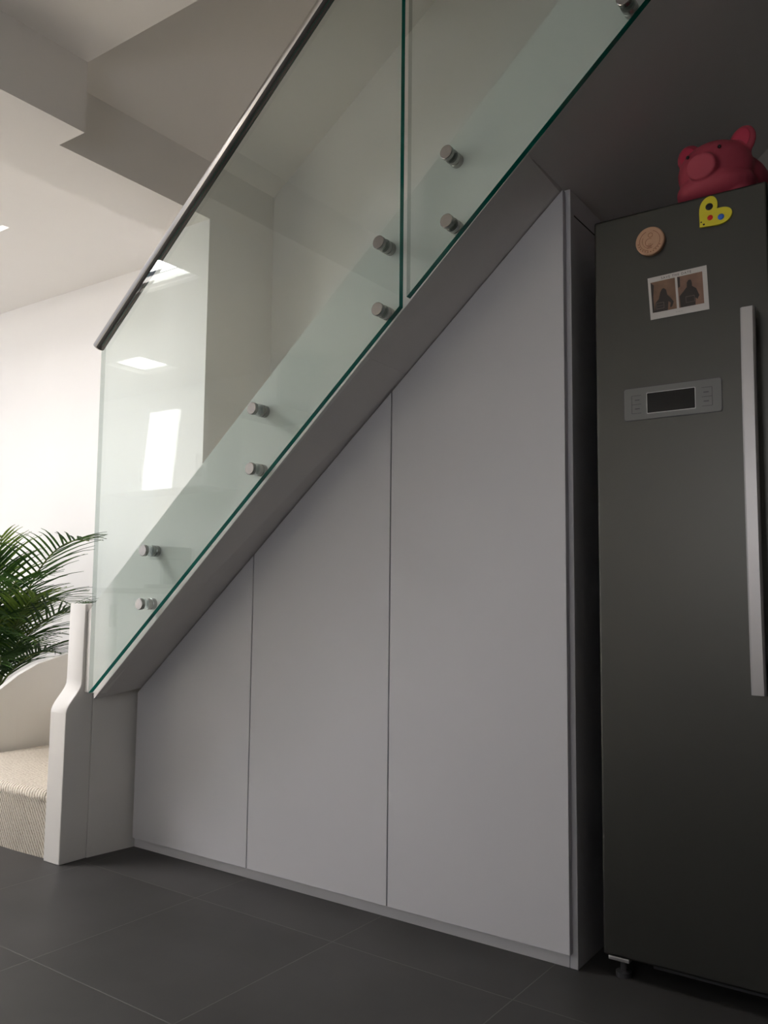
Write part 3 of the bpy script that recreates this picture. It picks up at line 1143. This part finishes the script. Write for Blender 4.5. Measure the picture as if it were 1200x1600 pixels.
# ------------------------------------------------------------------ kitchen behind the camera (seen mirrored in the glass)
GRP = 'white wall units on the kitchen wall'
UY0, UY1 = YK, -0.90
for k, (a, b) in enumerate(((-6.20, -5.54), (-5.54, -4.88))):
    u = thing('wall_unit', ((a + b) / 2, YK, 1.73), ('gloss white kitchen wall unit at the far left of the kitchen run', 'gloss white kitchen wall unit next to the open end of the kitchen run')[k], 'cabinet', GRP)
    box('carcass', (a + 0.001, UY0 + 0.001, 1.73), (b - 0.001, UY1 - 0.02, 2.43), UNIT, u)
    dr = box('unit_door', (a + 0.003, UY1 - 0.019, 1.731), (b - 0.003, UY1, 2.429), UNIT, u, bevel=0.002)
    box('handle', (b - 0.07, UY1 + 0.0, 1.80), (b - 0.058, UY1 + 0.025, 1.98), STEEL, dr, bevel=0.003)
for k, (a, b) in enumerate(((-6.20, -5.60), (-5.60, -5.00), (-5.00, -4.40))):
    u = thing('base_unit', ((a + b) / 2, YK, 0.0), ('white kitchen base unit at the far left under the worktop', 'white kitchen base unit in the middle under the worktop', 'white kitchen base unit at the right end of the worktop')[k], 'cabinet', 'white base units under the worktop')
    box('carcass', (a + 0.001, YK + 0.001, 0.0), (b - 0.001, -0.72, 0.889), UNIT, u)
    dr = box('unit_door', (a + 0.003, -0.719, 0.10), (b - 0.003, -0.700, 0.885), UNIT, u, bevel=0.002)
    box('handle', (b - 0.07, -0.700, 0.62), (b - 0.058, -0.675, 0.80), STEEL, dr, bevel=0.003)
tag(box('worktop', (-6.20, YK + 0.001, 0.890), (-4.39, -0.680, 0.930), WORKTOP, bevel=0.003), 'grey worktop along the kitchen wall', 'worktop')
cm = thing('coffee_machine', (-5.35, -1.0, 0.93), 'dark coffee machine standing on the grey worktop', 'coffee machine')
bm = bmesh.new()
add_box(bm, (-5.47, -1.12, 0.9305), (-5.23, -0.84, 0.962))
add_box(bm, (-5.47, -1.12, 0.962), (-5.23, -1.00, 1.16))
add_box(bm, (-5.47, -1.12, 1.16), (-5.23, -0.86, 1.26))
link('housing', bm, APPL, cm, bevel=0.006)
bm = bmesh.new()
tube(bm, [(-5.35, -0.92, 1.158), (-5.35, -0.92, 1.12)], 0.03, 20)
link('brew_head', bm, SILVER, cm)
kt = thing('kettle', (-4.95, -1.0, 0.93), 'steel kettle on the grey worktop beside the coffee machine', 'kettle')
bm = bmesh.new()
lathe_z(bm, -4.95, -1.0, [(0, 0.9305), (0.085, 0.9305), (0.08, 1.05), (0.055, 1.13), (0.02, 1.14), (0.015, 1.165), (0, 1.165)], 28)
link('vessel', bm, STEEL, kt, smooth=True)
bm = bmesh.new()
tube(bm, [(-4.87, -1.0, 0.97), (-4.82, -1.0, 1.0), (-4.81, -1.0, 1.08), (-4.88, -1.0, 1.13)], 0.009, 10)
link('handle', bm, APPL, kt)
sk = thing('double_socket', (-5.40, YK, 1.28), 'white double plug socket on the kitchen wall above the worktop', 'socket')
box('faceplate', (-5.473, YK, 1.24), (-5.327, YK + 0.010, 1.326), SOCKET, sk, bevel=0.003)
for sxx in (-5.45, -5.365):
    box('rocker_switch', (sxx, YK + 0.010, 1.295), (sxx + 0.02, YK + 0.014, 1.312), SOCKET, sk)
area('roof_light_daylight', (-5.32, -0.62, 2.765), (-5.32, -0.62, 0), 0.38, 0.34, 1.5, SKY)  # lamp in the added roof opening, there to brighten the kitchen
# tall extractor chimney
ex = thing('extractor_hood', (-4.25, YK, 2.20), 'white boxed extractor chimney hanging from the ceiling above the worktop end', 'extractor hood')
box('chimney', (-4.40, YK + 0.001, 2.26), (-4.14, -0.90, ZF - 0.001), UNIT, ex, bevel=0.002)
box('canopy', (-4.46, YK + 0.001, 2.20), (-4.08, -0.84, 2.259), STEEL, ex, bevel=0.002)
# pale rug added out of view to bounce daylight up from the floor
tag(box('bounce_rug', (-6.60, -0.60, 0.001), (-3.25, 1.50, 0.014), CARPET, bevel=0.004), 'added cream rug, unseen, bouncing light up from the tiled floor to the left', 'rug')
# hall door
bm = bmesh.new()
add_box(bm, (-3.95, YK, 0.0), (-3.87, YK + 0.03, 2.18))
add_box(bm, (-3.05, YK, 0.0), (-2.97, YK + 0.03, 2.18))
add_box(bm, (-3.87, YK, 2.10), (-3.05, YK + 0.03, 2.18))
struct(link('trim_2', bm, WOODFR))
struct(box('door_1', (-3.868, YK, 0.005), (-3.052, YK + 0.02, 2.098), mat('door_paint', (0.45, 0.47, 0.48), 0.4), bevel=0.002))
